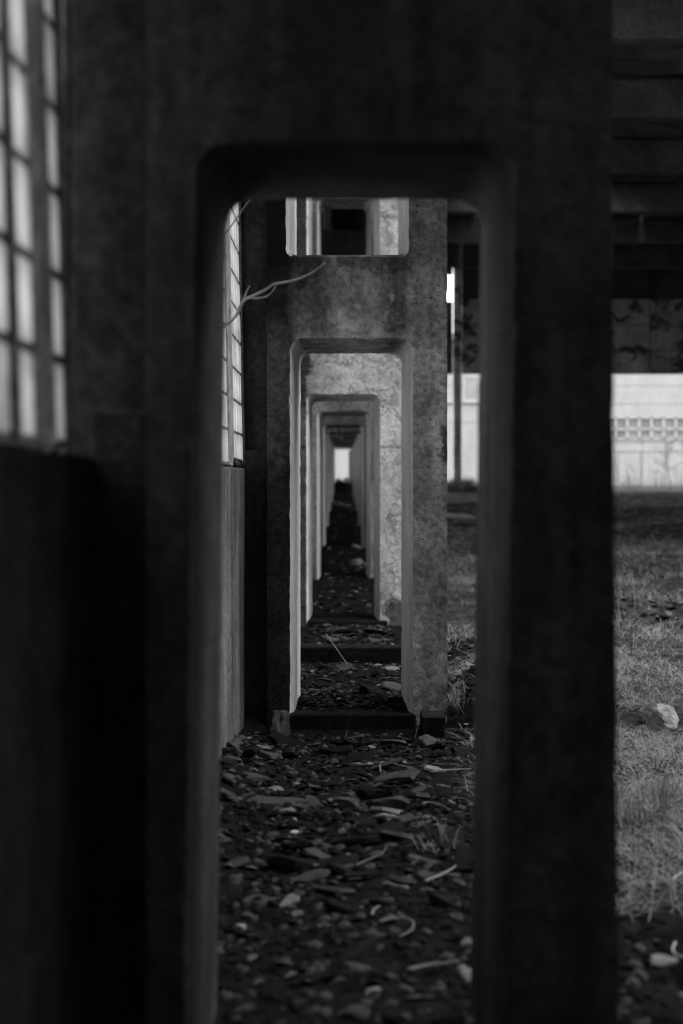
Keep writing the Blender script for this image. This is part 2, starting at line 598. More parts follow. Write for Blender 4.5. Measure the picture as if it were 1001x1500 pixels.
def wall_piece(name, x0, x1, y0, y1, z0, z1, mat='concrete_wall', par=wl, c=.01):
    m = MB(); m.box(x0, x1, y0, y1, z0, z1, c)
    return link(name, m.mesh(name, M[mat]), par)


for i in range(len(fy) - 1):
    y0 = fy[i] + (.46 if i else 0)
    y1 = fy[i + 1] + (.14 if i < len(fy) - 2 else -.01)
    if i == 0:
        wall_piece('wall_panel', -.95, WALL_X - .02, y0, 2.2, SILL - .01, 4.35, 'black_and_shade')
    wall_piece('wall_panel', -.95, WALL_X, y0, y1, -.5, SILL - .02, 'concrete_wall' if i else 'black_and_shade')  # nearest bay blackened: its lack of daylight is put into the colour
    wall_piece('wall_panel', -.95, WALL_X - .05, y0, y1, 4.36, 7.6)
    wall_piece('wall_panel', -.95, WALL_X - .05, y0, y1, 7.62, 11.2)
    if i:
        wall_piece('pier', -1.0, -.725, fy[i] + .15, fy[i] + .45, SILL - .02, 4.36)

BS = .2
bm_ = MB(); bm_.box(-.045, .045, -.095, .095, -.094, .094, .008)
block_mesh = bm_.mesh('glass_block', M['glass_block'])


grimy_mesh = block_mesh.copy()
grimy_mesh.materials[0] = M['glass_block_grimy']


def window(n, y_end, ncol, nrow, gaps, mulls, lean, joined=False, off=0.0):
    """glass-block wall: blocks count from its far end back towards the camera; gaps are missing blocks; mulls are (distance from far end, width)"""
    root = tag(link('window_%d' % n, None, loc=(WALL_X - .06, y_end, SILL), rot=(0, lean, 0)), kind='structure')
    L = ncol * BS
    lat = MB()
    spans, lo = [], 0.0
    for k in range(ncol):
        y = -(k + .5) * BS - off
        if any(a < -y < a + wd for a, wd in mulls):
            continue
        for r in range(nrow):
            if (k, r) in gaps:
                continue
            if joined:
                lat_g.box(-.045, .045, y - .092, y + .092, r * BS + .01, r * BS + .19)
            else:
                link('glass_block', grimy_mesh if n == 1 else block_mesh, root, (0, y, (r + .5) * BS), (R.uniform(-.02, .02), 0, R.uniform(-.03, .03)))
        for yy in (y - .1,):
            lat.box(-.04, .04, yy - (.016 if n == 1 else .006), yy + .006, 0, nrow * BS)
    for r in range(nrow + 1):
        lat.box(-.0435, .0435, -L, 0, r * BS - (.012 if n == 1 else .007), r * BS + (.012 if n == 1 else .007))
    lat.box(-.06, .06, -.02, .02, 0, nrow * BS)
    if n == 1:
        lat.box(-.05, .06, -.575, -.535, 0, nrow * BS)
    link('mortar_grid', lat.mesh('mortar_grid', M['mortar']), root)
    for a, wd in mulls:
        q = MB(); q.box(-.12, .05, -a - wd, -a, -.02, nrow * BS + .02, .012)
        link('mullion', q.mesh('mullion', M['concrete_mullion']), root)
    return root


lat_g = None
gap1 = set()
w1 = window(1, 3.42, 6, 13, gap1, [(.13, .21)], -.03, False, -.07)
w2 = window(2, 9.43, 22, 13, {(9, 1), (8, 4)}, [(.8, .4), (2.8, .4)], -.018)
for i in range(2, len(fy) - 1):
    lat_g = MB()
    y0 = fy[i] + .5
    nc = int((fy[i + 1] - y0) / BS)
    rt = window(i + 1, fy[i + 1] + .02, nc, 13, set(), [(.8, .4), (2.8, .4)], -.02, True)
    tag(link('glass_blocks', lat_g.mesh('glass_blocks', M['glass_block'], False), rt), kind='stuff')
for i, q in enumerate((w1, w2)):
    q['label'] = ('blurred glass-block window at the far left edge of the view', 'narrow strip of bright glass blocks left of the sharp grey column')[i]


# ------------------------------------------------------------------ hall shell
def rib_slab(W):
    m = MB()
    m.box(0, W, 0, 2.96, .22, .32)
    for yy in (0, 1.0, 1.9, 2.8):
        m.box(0, W, yy, yy + .14, 0, .22)
    for xx in (0, W - .14):
        m.box(xx, xx + .14, 0.14, 2.8, 0, .22)
    return m.mesh('roof_slab', M['concrete_roof'])


ceil = tag(link('ceiling', None), 'ribbed concrete roof of the hall, dark, open where slabs have fallen; far gap added for light', kind='structure')
slab = rib_slab(5.94)
half = rib_slab(2.94)
HOLE = (6.0, 18.0)
for ix in range(4):
    for iy in range(-2, 21):
        y = iy * 3.0
        if HOLE[0] - 1.5 < y < HOLE[1] - 1.5:
            if ix == 0:
                link('roof_slab', half, ceil, (-1.2, y, 10.95))
            continue
        if ix == 1 and y in (42.0, 45.0):  # unseen gap added to light the end wall
            link('roof_slab', half, ceil, (7.85, y, 10.95))
            continue
        link('roof_slab', slab, ceil, (-1.2 + ix * 6.0, y, 10.95 + R.uniform(-.02, .02)))
for y in [c[0] for c in COLS]:
    m = MB(); m.box(.7, 20.2, .1, .5, -.9, 0, .03)
    link('roof_beam', m.mesh('roof_beam', M['concrete_roof']), ceil, (0, y, 10.93))

wr = tag(link('wall_right', None), kind='structure')
for i in range(11):
    y0 = -4 + i * 6
    for z0, z1 in ((-.5, 1.2), (1.2, 3.6), (3.6, 6), (6, 8.4), (8.4, 11.3)):
        if (i in (2, 3) and z0 > 1) or (i == 1 and z0 > 5):
            continue  # unseen panels left out to let more daylight onto the columns
        wall_piece('wall_panel', 20.2, 20.5, y0, y0 + 5.98, z0, z1 - .02, 'plaster' if i < 2 else 'concrete_wall', wr)
wf = tag(link('wall_front', None), kind='structure')
for i in range(4):
    for z0, z1 in ((-.5, 3), (3, 6), (6, 9), (9, 11.3)):
        wall_piece('wall_panel', -1.2 + i * 5.5, 4.28 + i * 5.5, -4.3, -4.0, z0, z1 - .02, 'plaster', wf)

# end wall of the hall
WB = 62.0
wb_ = tag(link('wall_back', None), 'end wall of the hall, stained concrete panels above wide open gateways', kind='structure')


def bp(x0, x1, z0, z1, mat='concrete_panel', dy=None):
    dy = R.uniform(-.03, .03) if dy is None else dy
    return wall_piece('wall_panel', x0 + .025, x1 - .025, WB + dy, WB + .3 + dy, z0 + .025, z1 - .025, mat, wb_, .02)


rows = [6.03, 7.09, 8.18, 9.34]
for xa, xb in ((5.15, 7.4), (7.4, 13.4), (13.4, 20.2)):
    for z0, z1 in zip(rows, rows[1:]):
        bp(xa, xb, z0, z1)
    bp(xa, xb, 9.34, 11.3, 'concrete_roof', .1)
for z0, z1 in ((6.03, 7.6), (7.6, 9.24)):
    bp(1.0, 4.8, z0, z1, 'concrete_roof')
bp(1.0, 4.8, 10.36, 11.3, 'concrete_roof')
bp(-1.0, -.33, -.5, 2.74); bp(-1.0, 1.0, 2.74, 7); bp(-1.0, 1.0, 7, 11.3); bp(.21, 1.0, -.5, 2.74)
wall_piece('backing', 5.16, 20.2, WB + .34, WB + .5, 6.2, 11.3, 'concrete_roof', wb_)  # unseen, added to keep daylight out of the panel joints
wall_piece('backing', 1.0, 4.78, WB + .34, WB + .5, 6.2, 9.2, 'concrete_roof', wb_)
for x, ww in ((4.97, .34), (10.2, .4), (19.9, .4)):
    m = MB(); m.box(-ww / 2, ww / 2, -.25, .1, .5, 11.0, .02)
    link('post', m.mesh('post', M['concrete_panel']), wb_, (x, WB, 0))

# ------------------------------------------------------------------ white building outside
BY = 100.0
bld = tag(link('white_building', None, loc=(0, BY, .9)), 'long white building with a strip of grey windows beyond the open hall end', 'building')


def bpart(name, x0, x1, z0, z1, y0, y1, mat, par=bld, c=.015):
    m = MB(); m.box(x0, x1, y0, y1, z0 - .9, z1 - .9, c)
    return link(name, m.mesh(name, M[mat]), par)


def Z(py):
    return EYE + (698 - py) * BY / F


def X(px):
    return (px - 503) * BY / F


bpart('core', -8, 44, .3, 11.2, .32, 9, 'whitewash')
bpart('roof', -8.3, 44.3, 11.2, 11.6, -.3, 9.3, 'whitewash')
xs_ = [-8 + 6.4 * i for i in range(9)]
for a, b in zip(xs_, xs_[1:]):
    g = .009
    bpart('wall_panel', a + g, b - g, Z(565), 11.18, 0, .3, 'whitewash')
    bpart('wall_panel', a + g, b - g, Z(592) + g, Z(565) - g, 0.02, .3, 'whitewash')
    if not (X(866) < a + 3 < 32):
        bpart('wall_panel', a + g, b - g, Z(619) + g, Z(592) - g, 0, .3, 'whitewash')
        bpart('wall_panel', a + g, b - g, Z(663) + g, Z(619) - g, 0.02, .3, 'whitewash')
wx0, wx1 = xs_[4], xs_[6]
for a, b in ((xs_[4], xs_[5]), (xs_[5], xs_[6])):
    bpart('wall_panel', a + .018, b - .018, Z(612.5), Z(592) - .02, 0, .3, 'whitewash')
    bpart('wall_panel', a + .018, b - .018, Z(648) + .02, Z(642), 0, .3, 'whitewash')
    bpart('wall_panel', a + .018, b - .018, Z(662) + .02, Z(648) - .02, .015, .3, 'whitewash')
xl_ = [-8 + 3.2 * i for i in range(8)] + [X(871), X(906), X(939.5)] + [X(939.5) + 3.2 * i for i in range(1, 8)]
xl_ = sorted(xl_)
for a, b in zip(xl_, xl_[1:]):
    bpart('base_panel', a + .025, b - .025, .3, Z(662) - .03, .01, .3, 'whitewash')
bpart('ledge', -8, wx0, Z(590.5), Z(587.5), -.18, .02, 'white_frame')
# ribbon window of the building
bars = [X(901.3) + (i - 3) * .852 for i in range(15)]
bars = [x for x in bars if wx0 < x < wx1]
fr = MB()
for x in bars:
    fr.box(x - .085, x + .085, -.06, .12, Z(643.5) - .9, Z(611) - .9)
for pa, pb in ((611, 613), (627.4, 630.2), (641.5, 643.5)):
    fr.box(wx0, wx1, -.06, .12, Z(pb) - .9, Z(pa) - .9)
frame = link('window_frame', fr.mesh('window_frame', M['white_frame']), bld)
for x, x2 in zip(bars, bars[1:]):
    for pa, pb, mk in ((613, 627.4, 'pane'), (630.2, 641.5, 'pane' if R.random() < .5 else 'pane_pale')):
        bpart('pane', x + .09, x2 - .09, Z(pb), Z(pa), .1, .13, mk, frame, 0)
# pale window over the ledge seen left of the black near column
fr = MB()
for pa in (680, 702):
    fr.box(X(pa) - .05, X(pa) + .05, -.05, .1, Z(587) - .9, Z(551) - .9)
for pa in (552, 586):
    fr.box(X(680), X(702), -.05, .1, Z(pa) - .95, Z(pa) - .85)
frame2 = link('window_frame', fr.mesh('window_frame', M['white_frame']), bld)
bpart('pane', X(680) + .05, X(702) - .05, Z(586) + .05, Z(552) - .05, -.03, -.005, 'pane_pale', frame2, 0)

# ------------------------------------------------------------------ kerb beams across the passage
m = MB(); m.box(-.6, .66, -.09, .09, -.2, .19, .012)
tag(link('concrete_kerb', m.mesh('concrete_kerb', M['black_and_shade']), None, (0, 11.7, 0)), 'low dark beam lying across the passage behind the sharp grey column', 'beam')

# ------------------------------------------------------------------ rubble
MATS = ['shard_dark', 'shard_mid', 'shard_light', 'shard_white']


def shard_mesh(name, mat, rr, lx, ly, lz, n=8, rough=.22):
    mb = MB()
    ang = sorted(rr.uniform(-.25, .25) + 2 * math.pi * k / n for k in range(n))
    rad = [1 + rr.uniform(-rough, rough) * 1.6 for _ in ang]
    up = [(math.cos(a) * r * lx * .86, math.sin(a) * r * ly * .86, lz * (1 + rr.uniform(-.3, .3))) for a, r in zip(ang, rad)]
    lo = [(math.cos(a) * r * lx, math.sin(a) * r * ly, lz * rr.uniform(-.1, .25)) for a, r in zip(ang, rad)]
    bt = [(math.cos(a) * r * lx * .7, math.sin(a) * r * ly * .7, -lz) for a, r in zip(ang, rad)]
    fs = []
    for k in range(n):
        q = (k + 1) % n
        fs += [(k, q, n + q), (k, n + q, n + k), (n + k, n + q, 2 * n + q, 2 * n + k)]
    fs += [tuple(range(n - 1, -1, -1)), tuple(range(2 * n, 3 * n))]
    mb.add(up + lo + bt, fs)
    return mb.mesh(name, M[mat])


rs = random.Random(21)
SH = {k: [shard_mesh('stone_shard', k, rs, 1, rs.uniform(.4, .75), rs.uniform(.1, .22)) for _ in range(6)] for k in MATS}


def shard(x, y, s, mk, label, group, tilt=.35, name='stone_shard', dz=0.0):
    me = rs.choice(SH[mk])
    return tag(link(name, me, None, (x, y, gz(x, y) + s * .07 + dz), (rs.uniform(-tilt, tilt), rs.uniform(-tilt, tilt), rs.gauss(0, .5))), label, 'stone', group) if True else None


def pick_mat(k):
    return 'shard_dark' if k < .6 else 'shard_mid' if k < .93 else 'shard_light' if k < .99 else 'shard_white'


objs = []
for n, (y0, y1, lab, grp) in enumerate(((5.0, 9.1, 'flat shard among the rubble on the dark floor between the black and the grey column', 'shards before the sharp grey column'),
                                        (10.0, 15.0, 'flat shard in the rubble bed behind the sill of the sharp grey column', 'shards behind the sharp grey column'))):
    cnt = (175, 95)[n]
    for _ in range(cnt):
        y = y0 + (y1 - y0) * rs.random() ** (1.0 if n == 0 else 1.3)
        if abs(y - 11.7) < .16:
            y += .35
        lim = (-.58, .9) if n == 0 else (-.33, .5)
        x = rs.uniform(*lim)
        s = min(.13, max(.035, rs.lognormvariate(-2.75, .45)))
        mk = pick_mat(rs.random())
        q = (y - y0) / (y1 - y0)
        lab = '%s %s shard %s of the %s of %s' % (
            'small' if s < .055 else 'medium' if s < .08 else 'broad', {'shard_dark': 'dark', 'shard_mid': 'grey', 'shard_light': 'pale', 'shard_white': 'white'}[mk],
            ('on the left', 'at the middle', 'on the right')[min(2, int((x - lim[0]) / (lim[1] - lim[0]) * 3))],
            ('nearest stretch', 'near half', 'far half', 'far end')[min(3, int(q * 4))],
            ('rubble before the sharp column', 'rubble behind the sharp column')[n])
        o = shard(x, y, s, mk, lab, grp)
        o.scale = (s, s, s)


def rock_mesh(name, mat, rr, lx, ly, lz, rough=.2):
    import bmesh
    bm = bmesh.new()
    bmesh.ops.create_icosphere(bm, subdivisions=3, radius=1)
    o = Vector((rr.uniform(0, 50), rr.uniform(0, 50), 0))
    cut = [(Vector((rr.gauss(0, 1), rr.gauss(0, 1), rr.gauss(0, .7))).normalized(), rr.uniform(.5, .82)) for _ in range(12)]
    for v in bm.verts:
        p = v.co.copy()
        for nn, dd in cut:
            k = p.dot(nn)
            if k > dd:
                p -= nn * (k - dd) * 1.0
        k = 1 + rough * (noise.noise(p * 1.7 + o) * .6 + .5 * noise.noise(p * 4 + o) + .25 * noise.noise(p * 9 + o))
        v.co = Vector((p.x * lx * k, p.y * ly * k, p.z * lz * k))
    me = bpy.data.meshes.new(name)
    bm.to_mesh(me); bm.free()
    me.materials.append(M[mat])
    return me


SILL_LUMPS = 1
# distinct stones
def big_stone(px, py, d, lx, ly, lz, mk, label, name='stone', rz=0.0, tilt=(0, 0), cat='stone', n=10, rough=.2, dz=0.0):
    p = at(px, py, d)
    me = rock_mesh(name, mk, rs, lx * 1.2, ly * 1.2, lz * 1.2, .3 if rough > .15 else .2)
    return tag(link(name, me, None, (p.x, d, gz(p.x, d) + lz * .5 + dz), (tilt[0], tilt[1], rz)), label, cat)


def d_of(py, z=-.03):
    return (EYE - z) * F / (py - 698)


big_stone(398, 1170, d_of(1178), .155, .06, .02, 'shard_mid', 'long flat grey slab lying near the foot of the left wall', 'stone_slab', .12, (.25, .0))
big_stone(404, 1150, d_of(1155), .05, .028, .014, 'shard_light', 'small pale chip beside the long flat grey slab', 'stone_chip', .1, (.3, .1))
big_stone(425, 1190, d_of(1194), .045, .03, .012, 'shard_light', 'pale flat chip just right of the long grey slab', 'stone_chip', .2, (.3, 0))
big_stone(497, 1172, d_of(1180), .07, .035, .016, 'shard_light', 'pale elongated stone in the middle of the rubble floor', 'stone_chip', -.5, (.3, .1))
big_stone(560, 1200, d_of(1203), .07, .03, .014, 'shard_light', 'bright flat shard right of centre on the rubble floor', 'stone_chip', 0, (.25, 0))
big_stone(513, 1180, d_of(1184), .085, .05, .03, 'shard_mid', 'dull grey stone behind the pale elongated one', 'stone', -.5, (.3, .2))
big_stone(570, 1178, d_of(1185), .13, .06, .04, 'shard_mid', 'broad grey stone in the middle of the rubble right of the passage axis', 'stone', .1, (.2, 0))
big_stone(554, 1155, d_of(1165), .09, .07, .05, 'shard_dark', 'dark rounded stone in front of the column sill', 'stone', .3)
big_stone(625, 1098, 8.7, .085, .07, .035, 'shard_mid', 'grey angular stone leaning below the small black block', 'stone', .5, (.5, .2))
big_stone(408, 1066, 9.08, .09, .07, .11, 'rock', 'rough lump of broken concrete at the left foot of the sharp column', 'concrete_lump', .2, (0, .1), 'rubble', 9, .25)
big_stone(434, 1347, d_of(1349), .028, .02, .012, 'shard_light', 'lone pale pebble on the dark near floor', 'pebble', 0, (.3, 0))
big_stone(354, 1366, d_of(1368), .022, .018, .012, 'shard_white', 'small white pebble at lower left of the passage floor', 'pebble', .4, (.3, 0))
big_stone(517, 1488, d_of(1490, 0), .05, .035, .02, 'shard_mid', 'grey stone at the very bottom edge of the passage floor', 'stone', .4, (.4, 0))
big_stone(522, 1416, d_of(1420, 0), .05, .035, .015, 'shard_mid', 'dim flat stone low on the near passage floor', 'stone', .4, (.4, 0))
big_stone(681, 1425, d_of(1430, 0), .022, .035, .016, 'shard_light', 'pale stone against the foot of the black right-hand post', 'stone', .2, (.3, 0))
# hall ground
big_stone(968, 1050, d_of(1058, -.02), .125, .10, .085, 'boulder', 'pale boulder lying in the dry grass at the right edge', 'boulder', -.15, (.1, .05), 'stone', 12, .12, .04)
big_stone(972, 1412, d_of(1418, 0), .047, .035, .014, 'shard_light', 'flat grey slab in the dark foreground at the right edge', 'stone_slab', -.1, (.45, .05))
big_stone(913, 1281, d_of(1285, 0), .045, .035, .016, 'shard_light', 'small grey slab beside the black right-hand post', 'stone_slab', -.3, (.4, .2))
big_stone(672, 742, 36.5, .42, .3, .1, 'boulder', 'pale broken slab on the hall ground before the end wall', 'concrete_slab', 0, (.1, .05), 'rubble')
big_stone(670, 752, 33.5, .4, .3, .06, 'shard_dark', 'dark slab half sunk just before the pale broken one', 'concrete_slab', 0, (.1, 0), 'rubble')
big_stone(925, 728, 54, .16, .1, .06, 'shard_white', 'far white stone on the hall ground near the gateway', 'stone')
# pale lumps along the far passage
for px, py, d, lx, lz, lab in ((523, 829, 23.6, .10, .06, 'pale rock on the passage floor between the fourth and fifth columns'),
                               (536, 832, 23.2, .06, .04, 'small pale rock right of the larger one in the far passage'),
                               (520, 803, 27.0, .10, .06, 'pale rock in the far passage by the fifth column'),
                               (497, 740, 43.4, .18, .07, 'pale rubble at left of the passage before the earth mound'),
                               (510, 742, 43.0, .16, .06, 'pale rubble at right of the passage before the earth mound'),
                               (509, 706, 54.0, .22, .13, 'bright stone on top of the earth mound at the passage end'),
                               (496, 707, 54.4, .12, .08, 'duller stone at left on top of the earth mound')):
    big_stone(px, py, d, lx, lx * .7, lz, 'shard_white' if d > 50 else 'shard_light', lab, 'rock', rs.uniform(-.4, .4), (.2, 0), 'rubble')

for px, py, d, lx, mk, lab in ((66, 664, 3.17, .035, 'shard_white', 'pale crumbled mortar on the sill of the blurred left window'),
                              (75, 672, 3.25, .03, 'tar', 'dark lump on the sill of the blurred left window'),
                              (345, 668, 8.6, .05, 'tar', 'dark lump on the sill of the narrow bright window'),
                              (352, 666, 9.0, .05, 'tar', 'second dark lump on the narrow window sill, beside the pilaster'),
                              (339, 672, 8.3, .022, 'shard_white', 'tiny white crumb on the narrow window sill')):
    p = at(px, py, d)
    tag(link('mortar_lump', rock_mesh('mortar_lump', mk, rs, lx, lx * 1.4, lx * .8, .3), None, (min(p.x, -.66), d, SILL - .02 + lx * .55)), lab, 'rubble')

# broken render heaped along the foot of the left wall
for k, (px, py, wd) in enumerate(((349, 1072, .05), (346, 1085, .06), (341, 1098, .05), (337, 1112, .07), (334, 1128, .06), (331, 1145, .05), (343, 1118, .04), (329, 1165, .06))):
    d = d_of(py + 8, .03)
    wd *= .75
    big_stone(px, py, d, wd, wd * 1.3, wd * .6, 'shard_mid', 'grey render lump at the left wall foot, %s of eight from far end' % ('first', 'second', 'third', 'fourth', 'fifth', 'seventh', 'sixth', 'eighth')[k], 'render_lump', .3 * k, (.2, .1), 'rubble', 9, .3, .01)

# fine gravel nobody could count
def gravel(name, boxes, label):
    mb = MB()
    for (x0, x1, y0, y1, cnt, s0, s1) in boxes:
        for _ in range(cnt):
            x, y = rs.uniform(x0, x1), rs.uniform(y0, y1)
            s = rs.uniform(s0, s1)
            z = gz(x, y)
            rm = Matrix.Rotation(rs.uniform(0, 6.3), 3, 'Z') @ Matrix.Rotation(rs.uniform(-.5, .5), 3, 'X') @ Matrix.Rotation(rs.uniform(-.5, .5), 3, 'Y')
            h = rs.uniform(.15, .5)
            vs = [rm @ (Vector(q) * s) + Vector((x, y, z + s * .12)) for q in
                  ((1, rs.uniform(-.2, .2), 0), (.2, .6, 0), (-.9, .3, 0), (-.5, -.6, 0), (.5, -.7, 0), (.1, 0, h))]
            mb.add(vs, [(0, 1, 5), (1, 2, 5), (2, 3, 5), (3, 4, 5), (4, 0, 5)])
    me = mb.mesh(name, M['shard_dark'], False)
    for k in ('shard_mid', 'shard_light', 'shard_white'):
        me.materials.append(M[k])
    n = len(me.polygons)
    ids = []
    for i in range(n // 5):
        q = rs.random()
        ids += [0 if q < .74 else 1 if q < .975 else 2 if q < .997 else 2] * 5
    me.polygons.foreach_set('material_index', ids)
    return tag(link(name, me), label, 'gravel', None, 'stuff')


gravel('gravel', [(-.62, 1.0, 4.0, 9.2, 5200, .008, .04), (-.3, .4, 9.33, 10, 500, .01, .04), (-.33, .46, 10, 15.2, 2600, .01, .045), (-.35, .38, 16, 60, 1500, .015, .06)],
       'fine dark gravel and chips scattered along the passage floor')
gravel('hall_gravel', [(.9, 3.2, 4, 9, 1600, .008, .035), (2.0, 5.6, 14.6, 16.6, 1500, .015, .07), (.75, 1.7, 8.8, 13, 1500, .01, .05)],
       'dark chips of rubble scattered on the hall ground')

# ------------------------------------------------------------------ straws, twigs, wires
def strand(name, pts, r, mat, label, cat, group=None, taper=.5):
    P = smooth_path(pts, 4)
    n = len(P)
    mb = MB()
    mb.tube(P, [r * (1 - (1 - taper) * i / (n - 1)) for i in range(n)], 5)
    return tag(link(name, mb.mesh(name, M[mat], True, True)), label, cat, group)


def lay(pix, z=.02, up=None):
    """points on the ground under the given pixels, raised by z (or by up[i])"""
    out = []
    for i, (px, py) in enumerate(pix):
        d = d_of(py)
        for _ in range(6):
            x = (px - 503) * d / F
            d = (EYE - gz(x, d) - (up[i] if up else z)) * F / (py - 698)
        out.append(Vector(((px - 503) * d / F, d, gz((px - 503) * d / F, d) + (up[i] if up else z))))
    return out


strand('straw', [at(478, 929, 11.9), at(493, 950, 11.5), at(509, 973, 11.1)], .005, 'straw', 'pale straight straw slanting down from the dark beam', 'straw')
strand('straw', [at(606, 1092, 8.8), at(611, 1068, 8.95), at(616, 1036, 9.15)], .0022, 'straw_dark', 'thin upright stem against the right foot of the sharp column', 'straw')
strand('straw', lay([(520, 1268), (540, 1259), (560, 1250), (566, 1240)], .03), .006, 'straw_dark', 'short broken twig on the floor right of centre', 'twig')
strand('straw', lay([(622, 1291), (642, 1283), (660, 1274), (668, 1268)], .03), .006, 'straw', 'pale twig near the black right-hand post, second lowest there', 'twig')
strand('straw', lay([(599, 1420), (625, 1414), (650, 1411), (672, 1407)], .03), .006, 'straw', 'long pale stalk lying low on the near floor at right', 'twig')
strand('straw', lay([(403, 1308), (420, 1314), (432, 1308), (447, 1306)], .02), .004, 'straw_dark', 'bent dim twig on the near floor at left', 'twig')
strand('straw', lay([(545, 1340), (548, 1332), (556, 1327)], .02), .005, 'straw', 'short curved straw on the near floor at centre', 'straw')
strand('dry_tendril', lay([(555, 1350), (580, 1344), (600, 1346), (606, 1352), (603, 1362), (585, 1372)], .03), .004, 'straw', 'curled pale tendril on the near floor right of centre', 'twig')
strand('straw', lay([(510, 1288), (530, 1286)], .02), .004, 'straw_dark', 'dim straight straw left of the broken twig', 'straw')
strand('straw', lay([(558, 1131), (557, 1122), (560, 1116), (580, 1119), (600, 1124)], .03), .004, 'straw', 'pale hooked straw before the sill of the sharp column', 'straw')
strand('straw', lay([(630, 1131), (650, 1128), (668, 1127), (690, 1126)], .03), .005, 'straw', 'straight pale straw running to the black right-hand post', 'straw')
strand('straw', lay([(619, 1177), (630, 1175), (648, 1180), (660, 1186)], .03), .004, 'straw', 'arched straw by the black post above the pale tuft', 'straw')
strand('straw', [at(655, 963, 12.2), at(672, 957, 12.3), at(692, 953, 12.4)], .008, 'straw', 'pale bare stick in the grass right of the sharp column', 'twig')
strand('straw', [at(505, 1087, 8.9), at(509, 1068, 9.0)], .002, 'straw_dark', 'tiny stem standing before the column sill', 'straw')
strand('wire_loop', lay([(1008, 1276), (996, 1280), (986, 1288), (984, 1296), (990, 1302)], 0, [.05, .07, .07, .05, .01]), .0035, 'wire', 'pale wire arc at the right edge, upper of the two', 'wire')
strand('wire_loop', lay([(990, 1380), (986, 1390), (990, 1397), (1002, 1402), (1012, 1403)], 0, [.02, .05, .06, .05, .02]), .0035, 'wire', 'pale wire arc at the right edge, lower of the two', 'wire')

# bare branch reaching in through the broken glass blocks
bp_ = [(312, 490, 8.0), (330, 477, 7.9), (345, 463, 7.8), (357, 441, 7.6), (372, 433, 7.5), (390, 424, 7.4), (403, 416, 7.3), (430, 411, 7.2), (455, 401, 7.1), (468, 392, 7.05), (476, 385, 7.0)]
P = smooth_path([at(*q) for q in bp_], 4)
mb = MB(); mb.tube(P, [.011 * (1 - .6 * i / len(P)) for i in range(len(P))], 6)
br = tag(link('bare_branch', mb.mesh('bare_branch', M['branch'], True, True)), 'pale bare branch reaching in from the glass-block window across the sharp column', 'branch')
for pts in ([(366, 436, 7.53), (380, 437, 7.5), (394, 432, 7.45), (404, 420, 7.4)], [(357, 441, 7.6), (361, 428, 7.6), (366, 418, 7.6)]):
    P = smooth_path([at(*q) for q in pts], 4)
    mb = MB(); mb.tube(P, [.008 * (1 - .6 * i / len(P)) for i in range(len(P))], 5)
    link('twig', mb.mesh('twig', M['branch'], True, True), br)
strand('bare_twig', [at(300, 372, 7.3), at(330, 342, 7.25), at(348, 318, 7.2), at(356, 306, 7.2), at(368, 290, 7.2), at(376, 275, 7.2)], .0045, 'branch', 'short twig tip above, at the upper left corner of the passage view', 'branch')
# wires hanging in the far openings
strand('hanging_wire', [Vector((-.2, 27.62, 2.56)), at(489, 624, 27.65), at(494, 636, 27.7), at(500, 643, 27.7)], .006, 'wire', 'thin slanting wire hanging in a far passage opening', 'wire', None, 1)
strand('hanging_wire', [Vector((-.02, 27.62, 2.56)), at(501, 634, 27.65), at(501, 644, 27.65)], .004, 'wire', 'thin upright wire hanging in a far passage opening', 'wire', None, 1)


# ------------------------------------------------------------------ grass
def blades(mb, x, y, n, spread, length, width, flat, rr, lean_dir=None):
    for _ in range(n):
        bx, by = x + rr.gauss(0, spread), y + rr.gauss(0, spread)
        z = gz(bx, by) - .005
        a = rr.uniform(0, 2 * math.pi)
        L = length * rr.uniform(.5, 1.25)
        el = rr.uniform(*flat)
        dx, dy = math.cos(a), math.sin(a)
        wv = Vector((-dy, dx, 0)) * width * .5
        b0 = Vector((bx, by, z))
        h = L * math.sin(el); o = L * math.cos(el)
        droop = rr.uniform(.0, .9)
        p1 = b0 + Vector((dx * o * .45, dy * o * .45, h * .62))
        p2 = b0 + Vector((dx * o, dy * o, h * (1 - .75 * droop)))
        i = len(mb.v)
        mb.v += [tuple(b0 - wv), tuple(b0 + wv), tuple(p1 + wv * .8), tuple(p1 - wv * .8), tuple(p2)]
        mb.f += [(i, i + 1, i + 2, i + 3), (i + 3, i + 2, i + 4)]


gr = random.Random(5)
mb = MB(); mid_ = MB()
cl = 0
while cl < 4200:
    y = 5.2 * math.exp(gr.random() * math.log(58 / 5.2))
    x = gr.uniform(.78, .78 + max(.6, .29 * y))
    if y < 6.8 and gr.random() < .75:
        continue
    dens = noise.noise(Vector((x * .9, y * .55, 8.0))) + .35 * noise.noise(Vector((x * 3, y * 2, 2.0)))
    if gr.random() > .55 + dens * 1.1:
        continue
    if 14.9 < y < 16.6 and gr.random() < .8:
        continue
    cl += 1
    k = max(1.0, y / 9.0)
    tall = .5 + .5 * noise.noise(Vector((x * .6, y * .4, 4.0)))
    blades(mb if gr.random() < (.72 if y < 20 else .95) else mid_, x, y, gr.randint(11, 22) * (1 if y < 20 else 2), .06 * k, .14 + .2 * tall, .0036 * min(k, 4), (.0, .5), gr)
for nm, q, mk, lb in (('dry_grass', mb, 'straw', 'pale dry grass matted over the hall ground'), ('dull_grass', mid_, 'straw_dark', 'dull dead grass among the pale grass of the hall')):
    tag(link(nm, q.mesh(nm, M[mk], False)), lb, 'grass', None, 'stuff')


def tuft(x, y, n, L, wd, label, flat=(.5, 1.45), spread=.03, mk='straw', name='grass_tuft', group=None):
    q = MB()
    blades(q, x, y, n, spread, L, wd, flat, gr)
    z = gz(x, y)
    q.v = [(a - x, b - y, c - z) for a, b, c in q.v]
    return tag(link(name, q.mesh(name, M[mk], False), None, (x, y, z)), label, 'grass', group)


